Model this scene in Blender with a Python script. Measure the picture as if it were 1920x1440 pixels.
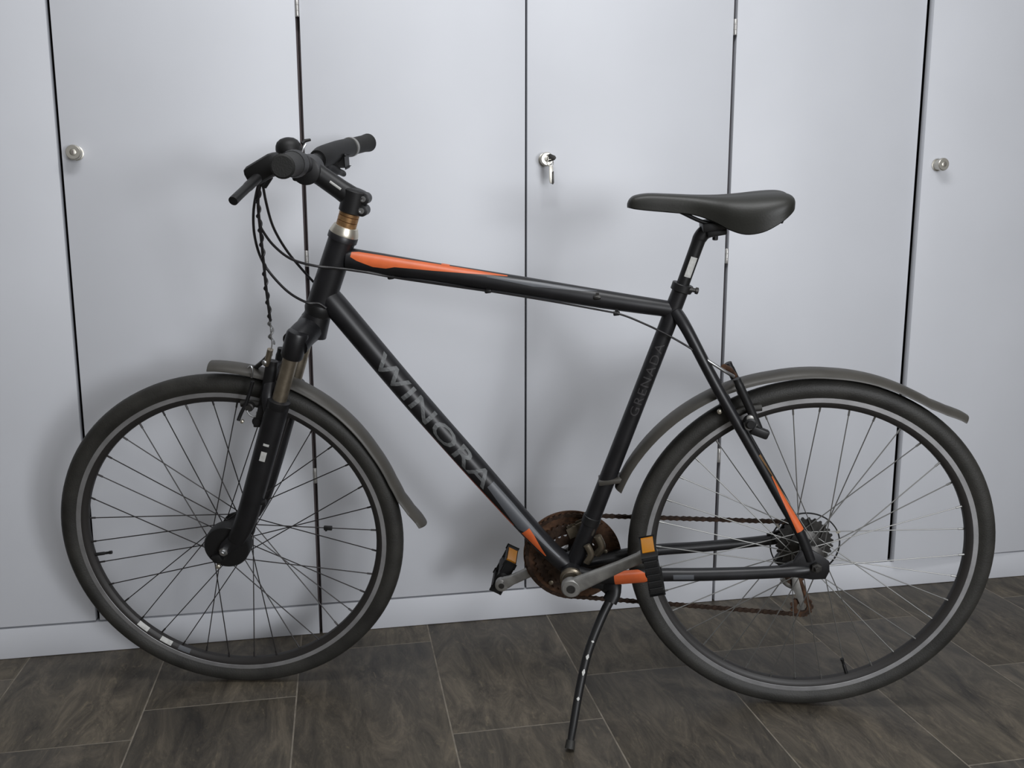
import bpy, bmesh, math, random
from mathutils import Vector as V, Matrix as M
random.seed(4)
for o in list(bpy.data.objects): bpy.data.objects.remove(o)
SC = bpy.context.scene
COL = SC.collection
PI = math.pi
R = math.radians

# ------------------------------------------------------------------ camera
FPX, PITCH, YAW, ROLL = 1691.06, 0.16752, 0.18971, -0.00096
CAM = V((0, -2.0959, 0.9569))
CF = V((math.sin(YAW)*math.cos(PITCH), math.cos(YAW)*math.cos(PITCH), -math.sin(PITCH)))
_r0 = V((math.cos(YAW), -math.sin(YAW), 0)); _u0 = _r0.cross(CF)
CR = math.cos(ROLL)*_r0 + math.sin(ROLL)*_u0
CU = -math.sin(ROLL)*_r0 + math.cos(ROLL)*_u0
cd = bpy.data.cameras.new('camera'); cam = bpy.data.objects.new('camera', cd); COL.objects.link(cam)
cd.sensor_width = 36; cd.lens = FPX/1920*36; cd.clip_start = .01
mw = M.Identity(4)
for i in range(3):
    mw[i][0], mw[i][1], mw[i][2], mw[i][3] = CR[i], CU[i], -CF[i], CAM[i]
cam.matrix_world = mw
SC.camera = cam

# ------------------------------------------------------------------ light
vs = SC.view_settings
vs.view_transform = 'Standard'; vs.look = 'None'; vs.gamma = 1; vs.use_curve_mapping = False
vs.exposure = -.06
w = bpy.data.worlds.new('world'); SC.world = w; w.use_nodes = True
w.node_tree.nodes['Background'].inputs[0].default_value = (1, .95, .90, 1)
w.node_tree.nodes['Background'].inputs[1].default_value = .085
def area(name, loc, target, sx, sy, power, col):
    l = bpy.data.lights.new(name, 'AREA'); l.shape = 'RECTANGLE'; l.size = sx; l.size_y = sy; l.energy = power; l.color = col
    o = bpy.data.objects.new(name, l); COL.objects.link(o); o.location = loc
    o.rotation_euler = (V(target)-V(loc)).to_track_quat('-Z', 'Y').to_euler()
    return o
area('ceiling_lamp_light', (.30, -1.15, 2.45), (.30, -.95, 0), 1.1, .40, 22, (.97, .98, 1))
area('doorway_lamp_light', (1.40, -3.5, .98), (.35, 0, 1.0), .45, .45, 21, (.95, .97, 1))
area('added_fill_light', (1.30, -4.3, 1.35), (.7, 0, .8), 1.9, 1.6, 66, (.94, .96, 1))  # added soft fill from behind the camera, no known window there

# ------------------------------------------------------------------ materials
def mat(name, col, rough=.5, metal=0., var=0., vscale=60., bump=0., bscale=200., spec=.5, coat=0.):
    m = bpy.data.materials.new(name); m.use_nodes = True
    nt = m.node_tree; b = nt.nodes['Principled BSDF']
    b.inputs['Base Color'].default_value = (*col, 1); b.inputs['Roughness'].default_value = rough
    b.inputs['Metallic'].default_value = metal; b.inputs['Specular IOR Level'].default_value = spec
    if coat: b.inputs['Coat Weight'].default_value = coat; b.inputs['Coat Roughness'].default_value = .25
    if var or bump:
        tc = nt.nodes.new('ShaderNodeTexCoord')
    if var:
        n = nt.nodes.new('ShaderNodeTexNoise'); n.inputs['Scale'].default_value = vscale; n.inputs['Detail'].default_value = 5
        r = nt.nodes.new('ShaderNodeValToRGB')
        r.color_ramp.elements[0].position = .3; r.color_ramp.elements[1].position = .7
        r.color_ramp.elements[0].color = (*[max(0, c*(1-var)) for c in col], 1)
        r.color_ramp.elements[1].color = (*[min(1, c*(1+var)) for c in col], 1)
        nt.links.new(tc.outputs['Object'], n.inputs['Vector']); nt.links.new(n.outputs['Fac'], r.inputs['Fac'])
        nt.links.new(r.outputs['Color'], b.inputs['Base Color'])
    if bump:
        n = nt.nodes.new('ShaderNodeTexNoise'); n.inputs['Scale'].default_value = bscale; n.inputs['Detail'].default_value = 3
        bp = nt.nodes.new('ShaderNodeBump'); bp.inputs['Strength'].default_value = bump; bp.inputs['Distance'].default_value = .001
        nt.links.new(tc.outputs['Object'], n.inputs['Vector']); nt.links.new(n.outputs['Fac'], bp.inputs['Height'])
        nt.links.new(bp.outputs['Normal'], b.inputs['Normal'])
    return m
MT = dict(
    laminate=mat('laminate', (.615, .63, .667), .45, var=.03, vscale=3.),
    gapshade=mat('painted_gap_shade', (.03, .025, .025), .8),  # painted shade for the gap under the doors, no seal there
    edge=mat('door_edge_band', (.40, .41, .44), .5),
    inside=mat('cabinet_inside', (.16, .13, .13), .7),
    wallp=mat('wall_paint', (.75, .75, .73), .8),
    ceil=mat('ceiling_paint', (.8, .8, .78), .9),
    grout=mat('grout', (.21, .185, .15), .9, var=.25, vscale=40.),
    black=mat('black_paint', (.010, .010, .0115), .40, var=.3, vscale=25.),
    satin=mat('black_anodised', (.010, .010, .0105), .45, spec=.4),
    plastic=mat('black_plastic', (.010, .010, .010), .55, bump=.1, spec=.35),
    rubber=mat('tyre_rubber', (.026, .025, .022), .58, var=.35, vscale=18., bump=.5, bscale=350.),
    grip=mat('grip_rubber', (.014, .014, .013), .65, bump=.5, bscale=500., spec=.35),
    alu=mat('brushed_aluminium', (.55, .56, .57), .38, 1., var=.12, vscale=40.),
    crank=mat('dull_cast_aluminium', (.34, .335, .32), .48, .75, var=.2, vscale=50.),
    rimalu=mat('rim_brake_track', (.42, .42, .43), .40, .65, var=.15, vscale=30.),
    rimblk=mat('rim_black', (.022, .020, .019), .5),
    steel=mat('spoke_steel', (.30, .30, .29), .50, .9),
    spkdark=mat('spoke_black', (.03, .027, .027), .45, .3),
    dsteel=mat('dark_steel', (.06, .058, .055), .45, .7, var=.3, vscale=80.),
    rust=mat('rusty_steel', (.085, .042, .022), .7, .35, var=.55, vscale=70., bump=.3),
    rustd=mat('rusty_chain', (.050, .030, .020), .6, .5, var=.5, vscale=90.),
    gold=mat('bronze_spacer', (.38, .22, .10), .42, .7, var=.4, vscale=90.),
    bronze=mat('dull_stanchion', (.30, .26, .20), .38, .85, var=.25, vscale=50.),
    silver=mat('headset_silver', (.72, .68, .58), .35, .9),
    orange=mat('orange_decal', (.62, .125, .035), .4, var=.12, vscale=30.),
    grey=mat('grey_decal', (.085, .09, .10), .38),
    letter=mat('grey_lettering', (.115, .12, .122), .5, var=.25, vscale=60.),
    letterd=mat('dark_lettering', (.040, .038, .040), .5),
    white=mat('white_sticker', (.52, .52, .50), .5, var=.15, vscale=150.),
    saddle=mat('saddle_vinyl', (.018, .018, .015), .50, bump=.15, bscale=300.),
    fender=mat('fender_plastic', (.056, .052, .045), .45, var=.15, vscale=20.),
    amber=mat('amber_reflector', (.50, .20, .015), .22),
    cable=mat('cable_housing', (.014, .013, .014), .4),
    chrome=mat('lock_nickel', (.60, .58, .52), .42, .9),
    hinge=mat('hinge_metal', (.55, .54, .52), .4, .8),
)
def tile_material():
    m = bpy.data.materials.new('slate_tile'); m.use_nodes = True
    nt = m.node_tree; L = nt.links.new; b = nt.nodes['Principled BSDF']
    def nd(t, **k):
        n = nt.nodes.new(t)
        for a, v in k.items(): n.inputs[a].default_value = v
        return n
    g = nd('ShaderNodeNewGeometry'); oi = nd('ShaderNodeObjectInfo')
    mul = nd('ShaderNodeVectorMath'); mul.operation = 'MULTIPLY'; mul.inputs[1].default_value = (9, 2.6, 1)
    off = nd('ShaderNodeMath'); off.operation = 'MULTIPLY'; off.inputs[1].default_value = 37
    add = nd('ShaderNodeVectorMath'); add.operation = 'ADD'
    L(g.outputs['Position'], mul.inputs[0]); L(oi.outputs['Random'], off.inputs[0])
    L(mul.outputs[0], add.inputs[0]); L(off.outputs[0], add.inputs[1])
    n1 = nd('ShaderNodeTexNoise', Scale=2.0, Detail=11, Roughness=.76, Distortion=.9); L(add.outputs[0], n1.inputs['Vector'])
    r1 = nd('ShaderNodeValToRGB'); e = r1.color_ramp.elements
    e[0].position = .33; e[0].color = (.027, .023, .018, 1); e[1].position = .70; e[1].color = (.165, .137, .100, 1)
    x = r1.color_ramp.elements.new(.5); x.color = (.078, .066, .049, 1)
    L(n1.outputs['Fac'], r1.inputs['Fac'])
    mul2 = nd('ShaderNodeVectorMath'); mul2.operation = 'MULTIPLY'; mul2.inputs[1].default_value = (22, 6, 1)
    add2 = nd('ShaderNodeVectorMath'); add2.operation = 'ADD'
    L(g.outputs['Position'], mul2.inputs[0]); L(mul2.outputs[0], add2.inputs[0]); L(off.outputs[0], add2.inputs[1])
    n2 = nd('ShaderNodeTexNoise', Scale=2.0, Detail=7, Roughness=.75, Distortion=1.8); L(add2.outputs[0], n2.inputs['Vector'])
    r2 = nd('ShaderNodeValToRGB'); e = r2.color_ramp.elements
    e[0].position = .57; e[0].color = (0, 0, 0, 1); e[1].position = .74; e[1].color = (1, 1, 1, 1)
    L(n2.outputs['Fac'], r2.inputs['Fac'])
    mx = nd('ShaderNodeMix'); mx.data_type = 'RGBA'; mx.blend_type = 'MIX'
    f = nd('ShaderNodeMath'); f.operation = 'MULTIPLY'; f.inputs[1].default_value = .55
    L(r2.outputs['Color'], f.inputs[0]); L(f.outputs[0], mx.inputs['Factor'])
    L(r1.outputs['Color'], mx.inputs['A']); mx.inputs['B'].default_value = (.25, .205, .135, 1)
    hs = nd('ShaderNodeHueSaturation'); mr = nd('ShaderNodeMapRange')
    mr.inputs['To Min'].default_value = .82; mr.inputs['To Max'].default_value = 1.15
    L(oi.outputs['Random'], mr.inputs['Value']); L(mr.outputs[0], hs.inputs['Value']); L(mx.outputs['Result'], hs.inputs['Color'])
    L(hs.outputs['Color'], b.inputs['Base Color'])
    bp = nd('ShaderNodeBump', Strength=.35, Distance=.002); L(n1.outputs['Fac'], bp.inputs['Height']); L(bp.outputs['Normal'], b.inputs['Normal'])
    b.inputs['Roughness'].default_value = .5
    return m
MT['tile'] = tile_material()

# ------------------------------------------------------------------ geometry helpers: each returns (verts, faces)
def sweep(pts, rad, seg=14, lat=None, cap=True, closed=False):
    """tube along pts; rad a number or list of numbers or (r_lateral, r_other); lat fixes the lateral direction"""
    pts = [V(p) for p in pts]; n = len(pts)
    if not isinstance(rad, list): rad = [rad]*n
    vs_, fs = [], []; prev = None
    for i in range(n):
        if closed: t = pts[(i+1) % n]-pts[i-1]
        else: t = pts[min(i+1, n-1)]-pts[max(i-1, 0)]
        t.normalize()
        if lat is not None: a = V(lat)
        elif prev is None: a = V((0, 1, 0)) if abs(t.y) < .9 else V((1, 0, 0))
        else: a = prev
        a = (a-a.dot(t)*t).normalized(); prev = a; b = t.cross(a)
        ra, rb = rad[i] if isinstance(rad[i], tuple) else (rad[i], rad[i])
        for k in range(seg):
            q = 2*PI*k/seg
            vs_.append(pts[i]+a*(ra*math.cos(q))+b*(rb*math.sin(q)))
    for i in range(n if closed else n-1):
        j = (i+1) % n
        for k in range(seg):
            k2 = (k+1) % seg
            fs.append((i*seg+k, i*seg+k2, j*seg+k2, j*seg+k))
    if cap and not closed:
        fs.append(tuple(range(seg-1, -1, -1))); fs.append(tuple(range((n-1)*seg, n*seg)))
    return vs_, fs
def lathe(c, axis, prof, seg=24, ref=None, closed=False):
    """prof: list of (radius, distance along axis)"""
    c = V(c); ax = V(axis).normalized(); a = V(ref) if ref else (V((0, 0, 1)) if abs(ax.z) < .9 else V((1, 0, 0)))
    a = (a-a.dot(ax)*ax).normalized(); b = ax.cross(a)
    vs_, fs = [], []; n = len(prof)
    for r_, h in prof:
        for k in range(seg):
            q = 2*PI*k/seg; vs_.append(c+ax*h+(a*math.cos(q)+b*math.sin(q))*max(r_, 1e-5))
    for i in range(n if closed else n-1):
        j = (i+1) % n
        for k in range(seg):
            k2 = (k+1) % seg; fs.append((i*seg+k, i*seg+k2, j*seg+k2, j*seg+k))
    if not closed:
        fs.append(tuple(range(seg-1, -1, -1))); fs.append(tuple(range((n-1)*seg, n*seg)))
    return vs_, fs
def box(c, ax, ay, az, bev=0.):
    """c centre, ax ay az half vectors"""
    c, ax, ay, az = V(c), V(ax), V(ay), V(az)
    if not bev:
        vs_ = [c+sx*ax+sy*ay+sz*az for sx in (-1, 1) for sy in (-1, 1) for sz in (-1, 1)]
        return vs_, [(0, 1, 3, 2), (4, 6, 7, 5), (0, 4, 5, 1), (2, 3, 7, 6), (0, 2, 6, 4), (1, 5, 7, 3)]
    bm = bmesh.new(); bmesh.ops.create_cube(bm, size=2)
    mt = M((( ax.x, ay.x, az.x, c.x), (ax.y, ay.y, az.y, c.y), (ax.z, ay.z, az.z, c.z), (0, 0, 0, 1)))
    bm.transform(mt)
    bmesh.ops.bevel(bm, geom=bm.edges[:], offset=bev, segments=2, profile=.5, affect='EDGES')
    bm.verts.index_update()
    r_ = [v.co.copy() for v in bm.verts], [tuple(v.index for v in f.verts) for f in bm.faces]
    bm.free(); return r_
def abox(x0, x1, y0, y1, z0, z1, bev=0.):
    return box(((x0+x1)/2, (y0+y1)/2, (z0+z1)/2), ((x1-x0)/2, 0, 0), (0, (y1-y0)/2, 0), (0, 0, (z1-z0)/2), bev)
def prism(poly, ext, bev=0.):
    """poly: list of Vectors (planar), extruded by vector ext"""
    bm = bmesh.new(); a = [bm.verts.new(p) for p in poly]; b = [bm.verts.new(V(p)+V(ext)) for p in poly]
    n = len(poly); bm.faces.new(a[::-1]); bm.faces.new(b)
    for i in range(n): bm.faces.new((a[i], a[(i+1) % n], b[(i+1) % n], b[i]))
    bmesh.ops.recalc_face_normals(bm, faces=bm.faces[:])
    if bev: bmesh.ops.bevel(bm, geom=bm.edges[:], offset=bev, segments=2, profile=.5, affect='EDGES')
    bm.verts.index_update()
    r_ = [v.co.copy() for v in bm.verts], [tuple(v.index for v in f.verts) for f in bm.faces]
    bm.free(); return r_
def smooth_path(pts, n=8, closed=False):
    pts = [V(p) for p in pts]; out = []
    m = len(pts)
    for i in range(m if closed else m-1):
        g = (lambda k: pts[k % m]) if closed else (lambda k: pts[max(0, min(m-1, k))])
        p0, p1, p2, p3 = g(i-1), g(i), g(i+1), g(i+2)
        for k in range(n):
            t = k/n
            out.append(.5*((2*p1)+(p2-p0)*t+(2*p0-5*p1+4*p2-p3)*t*t+(3*p1-p0-3*p2+p3)*t**3))
    if not closed: out.append(pts[-1])
    return out
def lerp_list(vals, n):
    out = []
    for i in range(len(vals)-1):
        for k in range(n):
            t = k/n; a, b = vals[i], vals[i+1]
            out.append(tuple(x*(1-t)+y*t for x, y in zip(a, b)) if isinstance(a, tuple) else a*(1-t)+b*t)
    out.append(vals[-1]); return out
def obj(name, geos, mats, parent=None, smooth=True, ang=40, label=None):
    """ONE mesh object out of (verts, faces[, material index]) pieces"""
    if isinstance(geos, tuple): geos = [geos]
    if not isinstance(mats, list): mats = [mats]
    vs_, fs, mi = [], [], []
    for g in geos:
        o = len(vs_); vs_ += [tuple(v) for v in g[0]]
        fs += [tuple(i+o for i in f) for f in g[1]]
        k = g[2] if len(g) > 2 else 0
        mi += [k]*len(g[1])
    me = bpy.data.meshes.new(name); me.from_pydata(vs_, [], fs)
    for m in mats: me.materials.append(MT[m])
    me.polygons.foreach_set('material_index', mi)
    bm = bmesh.new(); bm.from_mesh(me); bmesh.ops.recalc_face_normals(bm, faces=bm.faces[:]); bm.to_mesh(me); bm.free()
    if smooth:
        me.polygons.foreach_set('use_smooth', [True]*len(me.polygons)); me.set_sharp_from_angle(angle=R(ang))
    ob = bpy.data.objects.new(name, me); COL.objects.link(ob)
    if parent: ob.parent = parent
    if label: ob['label'] = label
    return ob
def empty(name, parent=None, mtx=None, label=None):
    e = bpy.data.objects.new(name, None); COL.objects.link(e); e.empty_display_size = .05
    if parent: e.parent = parent
    if mtx is not None: e.matrix_local = mtx
    if label: e['label'] = label
    return e
def tag(o, label, cat, group=None, kind=None):
    o['label'] = label; o['category'] = cat
    if group: o['group'] = group
    if kind: o['kind'] = kind
    return o
def dup(o, parent, mtx=None):
    c = o.copy(); COL.objects.link(c); c.parent = parent
    if mtx is not None: c.matrix_local = mtx
    return c

# ------------------------------------------------------------------ room shell
fl = obj('floor', abox(-2.6, 3.6, -4.6, .45, -.06, -.0006), 'grout', smooth=False)
fl['kind'] = 'structure'; fl['label'] = 'dark slate look tiled floor with pale grout lines'
tile0 = obj('floor_tile', abox(-.1498, .1498, -.2993, .2993, -.012, 0, .0012), 'tile', fl, ang=30)
X0, PIT = -.113-.302*5, .3022
stag = {-3: .1, -2: -.10, -1: .2, 0: -.292, 1: -.09, 2: -.497, 3: -.32, 4: -.267, 5: -.178, 6: -.45, 7: -.12}
first = True
for i in range(-4, 10):
    xc = -.113-.302+PIT*i+PIT/2
    y0 = stag.get(i, -.3)
    for k in range(-6, 3):
        yc = y0+.601*k+.3
        if yc-.3 > .38 or yc < -3.1: continue
        t = tile0 if first else dup(tile0, fl)
        first = False
        t.location = (xc, yc, 0)
wb = obj('wall_back', abox(-2.6, 3.6, .45, .6, 0, 2.75), 'wallp', smooth=False); wb['kind'] = 'structure'; wb['label'] = 'pale painted wall behind the cabinets'
ce = obj('ceiling', abox(-2.6, 3.6, -4.6, .6, 2.75, 2.85), 'ceil', smooth=False); ce['kind'] = 'structure'; ce['label'] = 'plain white ceiling above the cabinets'

# ------------------------------------------------------------------ cabinets
LX = [-1.0695, -.5663, -.0672, .4362, .9392, 1.4417, 1.9445]
ZB, ZT, KZ = .0775, 1.985, 1.1205
def cabinet(i0, label, ajar=0., gaps=(.005, .005), knob=True):
    x0, xm, x1 = LX[i0], LX[i0+1], LX[i0+2]
    c = empty('storage_cabinet', None, M.Translation((x0, 0, 0)))
    tag(c, label, 'cabinet', 'grey two-door cabinets along the wall')
    W, Xm = x1-x0, xm-x0
    g = .0008
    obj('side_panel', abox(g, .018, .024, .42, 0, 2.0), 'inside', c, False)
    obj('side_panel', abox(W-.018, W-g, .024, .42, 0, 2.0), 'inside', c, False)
    obj('top_panel', abox(.018, W-.018, .024, .42, 1.982, 2.0), 'laminate', c, False)
    obj('base_panel', abox(.018, W-.018, .024, .42, .055, .073), 'gapshade', c, False)  # panel coloured dark so the gap above the plinth looks shaded
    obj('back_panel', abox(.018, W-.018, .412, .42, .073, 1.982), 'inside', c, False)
    obj('plinth', abox(.0035, W-.0035, .001, .024, .001, .0725, .0008), 'laminate', c, ang=30)
    e1_, e2_ = gaps
    dl_ = obj('door', abox(0, Xm-.0045-e1_/2, 0, .019, ZB, ZT, .0008), 'laminate', c, ang=30)
    dl_.location = (.0045, 0, 0)
    dr = obj('door', abox(-(W-Xm)+.0045+e2_/2, 0, 0, .019, ZB, ZT, .0008), 'laminate', c, ang=30)
    dr.location = (W-.0045, 0, 0); dr.rotation_euler = (0, 0, ajar)
    kx = -(W-Xm)+.0045
    # lock: rosette, drum and key plug on the right-hand leaf
    lx = {0: .0335, 2: .0440, 4: .0440}[i0]+kx
    lk = obj('lock_knob', [lathe((lx, 0, KZ), (0, -1, 0), [(.0150, 0), (.0150, .002), (.0128, .003), (.0128, .016), (.0150, .0175), (.0158, .022), (.0152, .0255), (.0135, .027), (.0070, .027), (.0066, .0262)], 28),
                           lathe((lx, -.0262, KZ), (0, -1, 0), [(.0062, 0), (.0062, .0012), (.005, .0018)], 20),
                           (*box((lx, -.0282, KZ), (.0008, 0, 0), (0, .0004, 0), (0, 0, .0036)), 1)], ['chrome', 'inside'], dr, ang=35, label='round chrome cam lock')
    for xx, zz in ((.0, 1.431), (.0, .897), (.0, .394)):
        if i0 == 0: continue
        obj('hinge', lathe((0, -.0005, zz-.018), (0, 0, 1), [(.0036, 0), (.0042, .001), (.0042, .0115), (.0035, .012), (.0042, .0125), (.0042, .0235), (.0035, .024), (.0042, .0245), (.0042, .035), (.0036, .036)], 14), 'hinge', c)
    return c
cabinet(0, 'grey two-door cabinet behind the front wheel, round lock without a key', gaps=(.0085, .0085))
cabinet(2, 'middle grey two-door cabinet, with a key hanging from its lock')
cabinet(4, 'grey two-door cabinet behind the rear wheel, one door standing slightly ajar', ajar=R(1.9), gaps=(.008, .008))
# key with folding bow in the middle lock
kx = LX[3]+.044
ky = empty('key', None, M.Translation((kx, -.028, KZ))); tag(ky, 'small metal key with dark head hanging in the middle cabinet lock', 'key')
obj('key_blade', abox(-.001, .001, -.010, .002, -.003, .003, .0004), 'chrome', ky)
obj('key_bow', [prism([V((.000, -.009, .010)), V((.003, -.010, .011)), V((.012, -.020, .006)), V((.014, -.023, .001)), V((.010, -.023, -.004)), V((.002, -.014, -.007)), V((-.001, -.009, -.006))], (.0022, .003, 0), .0006)], 'dsteel', ky, label='dark key head turned sideways')
obj('key_ring', sweep([V((.003+.0075*math.cos(a), -.015, -.010+.0075*math.sin(a))) for a in [2*PI*k/20 for k in range(20)]], .0009, 8, closed=True), 'chrome', ky)
obj('key_tag', prism([V((.0005, -.0155, -.015)), V((.0085, -.0155, -.015)), V((.0100, -.0155, -.022)), V((.0095, -.0155, -.052)), V((.0070, -.0155, -.056)), V((.0030, -.0155, -.055)), V((.0010, -.0155, -.048))], (0, .0022, 0), .0006), ['chrome'], ky, label='hanging spare key shank')
obj('key_tag', prism([V((.0075, -.0180, -.030)), V((.0108, -.0180, -.028)), V((.0118, -.0180, -.054)), V((.0095, -.0180, -.058)), V((.0068, -.0180, -.057))], (0, .0018, 0), .0005), ['dsteel'], ky, label='dark end of the spare key')

# ------------------------------------------------------------------ bicycle frame of reference
PSI, PHI, DL = -.2704, .1345, .0788
RW, RT = .348, .0185
e1 = V((-math.cos(PSI), -math.sin(PSI), 0)); _l = V((0, 0, 1)).cross(e1)
e3 = math.cos(PHI)*V((0, 0, 1))+math.sin(PHI)*_l; e2 = math.cos(PHI)*_l-math.sin(PHI)*V((0, 0, 1))
GR = V((.8944, -.5112, 0))
HUB = GR+(RW-RT)*e3+V((0, 0, RT))
OFF = V(((HUB-GR).dot(e1), (HUB-GR).dot(e2), (HUB-GR).dot(e3)))
rootm = M.Identity(4)
for i in range(3):
    rootm[i][0], rootm[i][1], rootm[i][2], rootm[i][3] = e1[i], e2[i], e3[i], HUB[i]
BIKE = empty('bicycle', None, rootm)
# the bicycle's own axes: x forward, y to its left side, z up, origin in the rear axle
tag(BIKE, 'black and orange trekking bicycle leaning on its kickstand before grey cabinets', 'bicycle')
def ray(x, y): return CF+CR*((x-960)/FPX)-CU*((y-720)/FPX)
def loc(P): d = P-HUB; return V((d.dot(e1), d.dot(e2), d.dot(e3)))
def Q(x, y, w=0.):
    d = ray(x, y); t = ((HUB-CAM).dot(e2)+w)/d.dot(e2); return loc(CAM+d*t)
def dep(p): return ((HUB+p.x*e1+p.y*e2+p.z*e3)-CAM).dot(CF)
def rpx(p, h): return h*dep(p)/FPX           # a radius seen as h pixels, at p
SA = R(70.5)
S = V((-math.cos(SA), 0, math.sin(SA)))      # steering axis
rotS = M.Rotation(DL, 3, S)
F1, F2, F3 = rotS @ V((1, 0, 0)), rotS @ V((0, 1, 0)), rotS @ V((0, 0, 1))
AX = V((.934, 0, .4775))                     # foot of the head tube, on the axis
F2w = F2.x*e1+F2.y*e2+F2.z*e3; AXw = HUB+AX.x*e1+AX.y*e2+AX.z*e3
def QS(x, y, w=0.):                           # a point of the steered front, w to its left
    d = ray(x, y); t = ((AXw-CAM).dot(F2w)+w)/d.dot(F2w); return loc(CAM+d*t)
FC = V((1.1497, .0043, -.0009))
Y = V((0, 1, 0))

class Tube:
    """a frame tube: centre line, radius, and wrapping of marks on to its surface"""
    def __init__(s, pts, rad, up, n=10):
        s.p = smooth_path(pts, n) if len(pts) > 2 else [V(pts[0]).lerp(V(pts[1]), k/24) for k in range(25)]
        s.r = lerp_list(rad, n if len(pts) > 2 else 24) if isinstance(rad, list) else [rad]*len(s.p)
        s.up = V(up); s.L = [0]
        for a, b in zip(s.p, s.p[1:]): s.L.append(s.L[-1]+(b-a).length)
    def geo(s, seg=24, cap=True): return sweep(s.p, s.r, seg, lat=Y, cap=cap)
    def at(s, l, th, lift=.0003):
        n = len(s.p); i = 0
        while i < n-2 and s.L[i+1] < l: i += 1
        f = (l-s.L[i])/max(1e-9, s.L[i+1]-s.L[i]); c = s.p[i].lerp(s.p[i+1], f)
        t = (s.p[min(i+2, n-1)]-s.p[max(i-1, 0)]).normalized()
        a = (Y-Y.dot(t)*t).normalized(); b = t.cross(a)
        if b.dot(s.up) < 0: b = -b
        r0, r1 = s.r[i], s.r[i+1]
        if isinstance(r0, tuple): ra, rb = r0[0]*(1-f)+r1[0]*f+lift, r0[1]*(1-f)+r1[1]*f+lift
        else: ra = rb = r0*(1-f)+r1*f+lift
        return c+a*(ra*math.cos(th))+b*(rb*math.sin(th))
    def band(s, rows, n=10, m=8, lift=.0003):
        """rows: (length, low angle, high angle) in metres and degrees"""
        rr = lerp_list([tuple(r_) for r_ in rows], n); vs_, fs = [], []
        for l, a0, a1 in rr:
            for k in range(m+1): vs_.append(s.at(l, R(a0+(a1-a0)*k/m), lift))
        for i in range(len(rr)-1):
            for k in range(m): fs.append((i*(m+1)+k, (i+1)*(m+1)+k, (i+1)*(m+1)+k+1, i*(m+1)+k+1))
        return vs_, fs
    def near(s, p):
        p = V(p); i = min(range(len(s.p)), key=lambda k: (s.p[k]-p).length)
        return s.L[i]

def text_geo(body, tube, l0, l1, hgt, thc, rev=False, bold=.0, lift=.0005, space=1.):
    cu = bpy.data.curves.new('txt', 'FONT'); cu.body = body; cu.size = 1; cu.offset = bold; cu.resolution_u = 3; cu.space_character = space
    to = bpy.data.objects.new('txt', cu); COL.objects.link(to)
    dg = bpy.context.evaluated_depsgraph_get(); me = to.evaluated_get(dg).to_mesh()
    bm = bmesh.new(); bm.from_mesh(me); to.evaluated_get(dg).to_mesh_clear()
    bpy.data.objects.remove(to); bpy.data.curves.remove(cu)
    xs = [v.co.x for v in bm.verts]; ys = [v.co.y for v in bm.verts]; x0, x1, y0, y1 = min(xs), max(xs), min(ys), max(ys)
    bmesh.ops.subdivide_edges(bm, edges=[e for e in bm.edges if e.calc_length() > .25], cuts=3)
    bmesh.ops.triangulate(bm, faces=bm.faces[:])
    bm.verts.index_update(); out = []
    for v in bm.verts:
        a = (v.co.x-x0)/(x1-x0); b = (v.co.y-(y0+y1)/2)/(y1-y0)
        l = l0+(l1-l0)*a
        rr = tube.r[0]; rr = rr[1] if isinstance(rr, tuple) else rr
        out.append(tube.at(l, R(thc)+b*hgt/rr, lift))
    fs = [tuple(v.index for v in f.verts) for f in bm.faces]; bm.free()
    return out, fs

# ------------------------------------------------------------------ frame
FR = empty('frame', BIKE, label='matte black diamond frame with orange flashes')
BB = Q(1072, 1066)
def T(pxs, up, n=10, w=None):
    pts, rad = [], []
    for a in pxs:
        x, y, h = a[:3]; ww = a[3] if len(a) > 3 else 0
        p = Q(x, y, ww); pts.append(p); rad.append(rpx(p, h))
    return Tube(pts, rad, up, n)
htop, hbot = Q(645, 438), Q(599, 578)
head = Tube([htop, hbot], [rpx(htop, 25.5), rpx(hbot, 25.5)], (1, 0, 0))
obj('head_tube', [head.geo(28), lathe(htop, (htop-hbot), [(.0275, -.012), (.0275, -.002), (.026, 0)], 28)], 'black', FR)
top = T([(652, 485, 21), (720, 496, 20.5), (812, 510, 18.3), (984, 537, 18), (1130, 561, 17.5), (1245, 578, 15.5), (1262, 580, 15)], (0, 0, 1))
obj('top_tube', top.geo(), 'black', FR)
down = T([(606, 548, 20), (627, 570, 23.5), (768, 737, 22.8), (886, 871, 21.8), (975, 971, 19.5), (1030, 1030, 18), (1068, 1064, 17.5)], (0, 0, 1))
obj('down_tube', down.geo(), 'black', FR)
seat = T([(1072, 1066, 15.5), (1105, 985, 15.8), (1136, 905, 15.8), (1239, 641, 15.8), (1262, 580, 15.8), (1280, 534, 15.3)], (1, 0, 0))
obj('seat_tube', seat.geo(), 'black', FR)
obj('bottom_bracket', lathe(BB+V((0, -.036, 0)), (0, 1, 0), [(.016, 0), (.021, .001), (.021, .071), (.016, .072)], 28), 'black', FR)
def stay(ptsw, name, lab=None):
    t = T(ptsw, (0, 0, 1)); obj(name, t.geo(18), 'black', FR); return t
RD = V((0, 0, 0))
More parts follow.
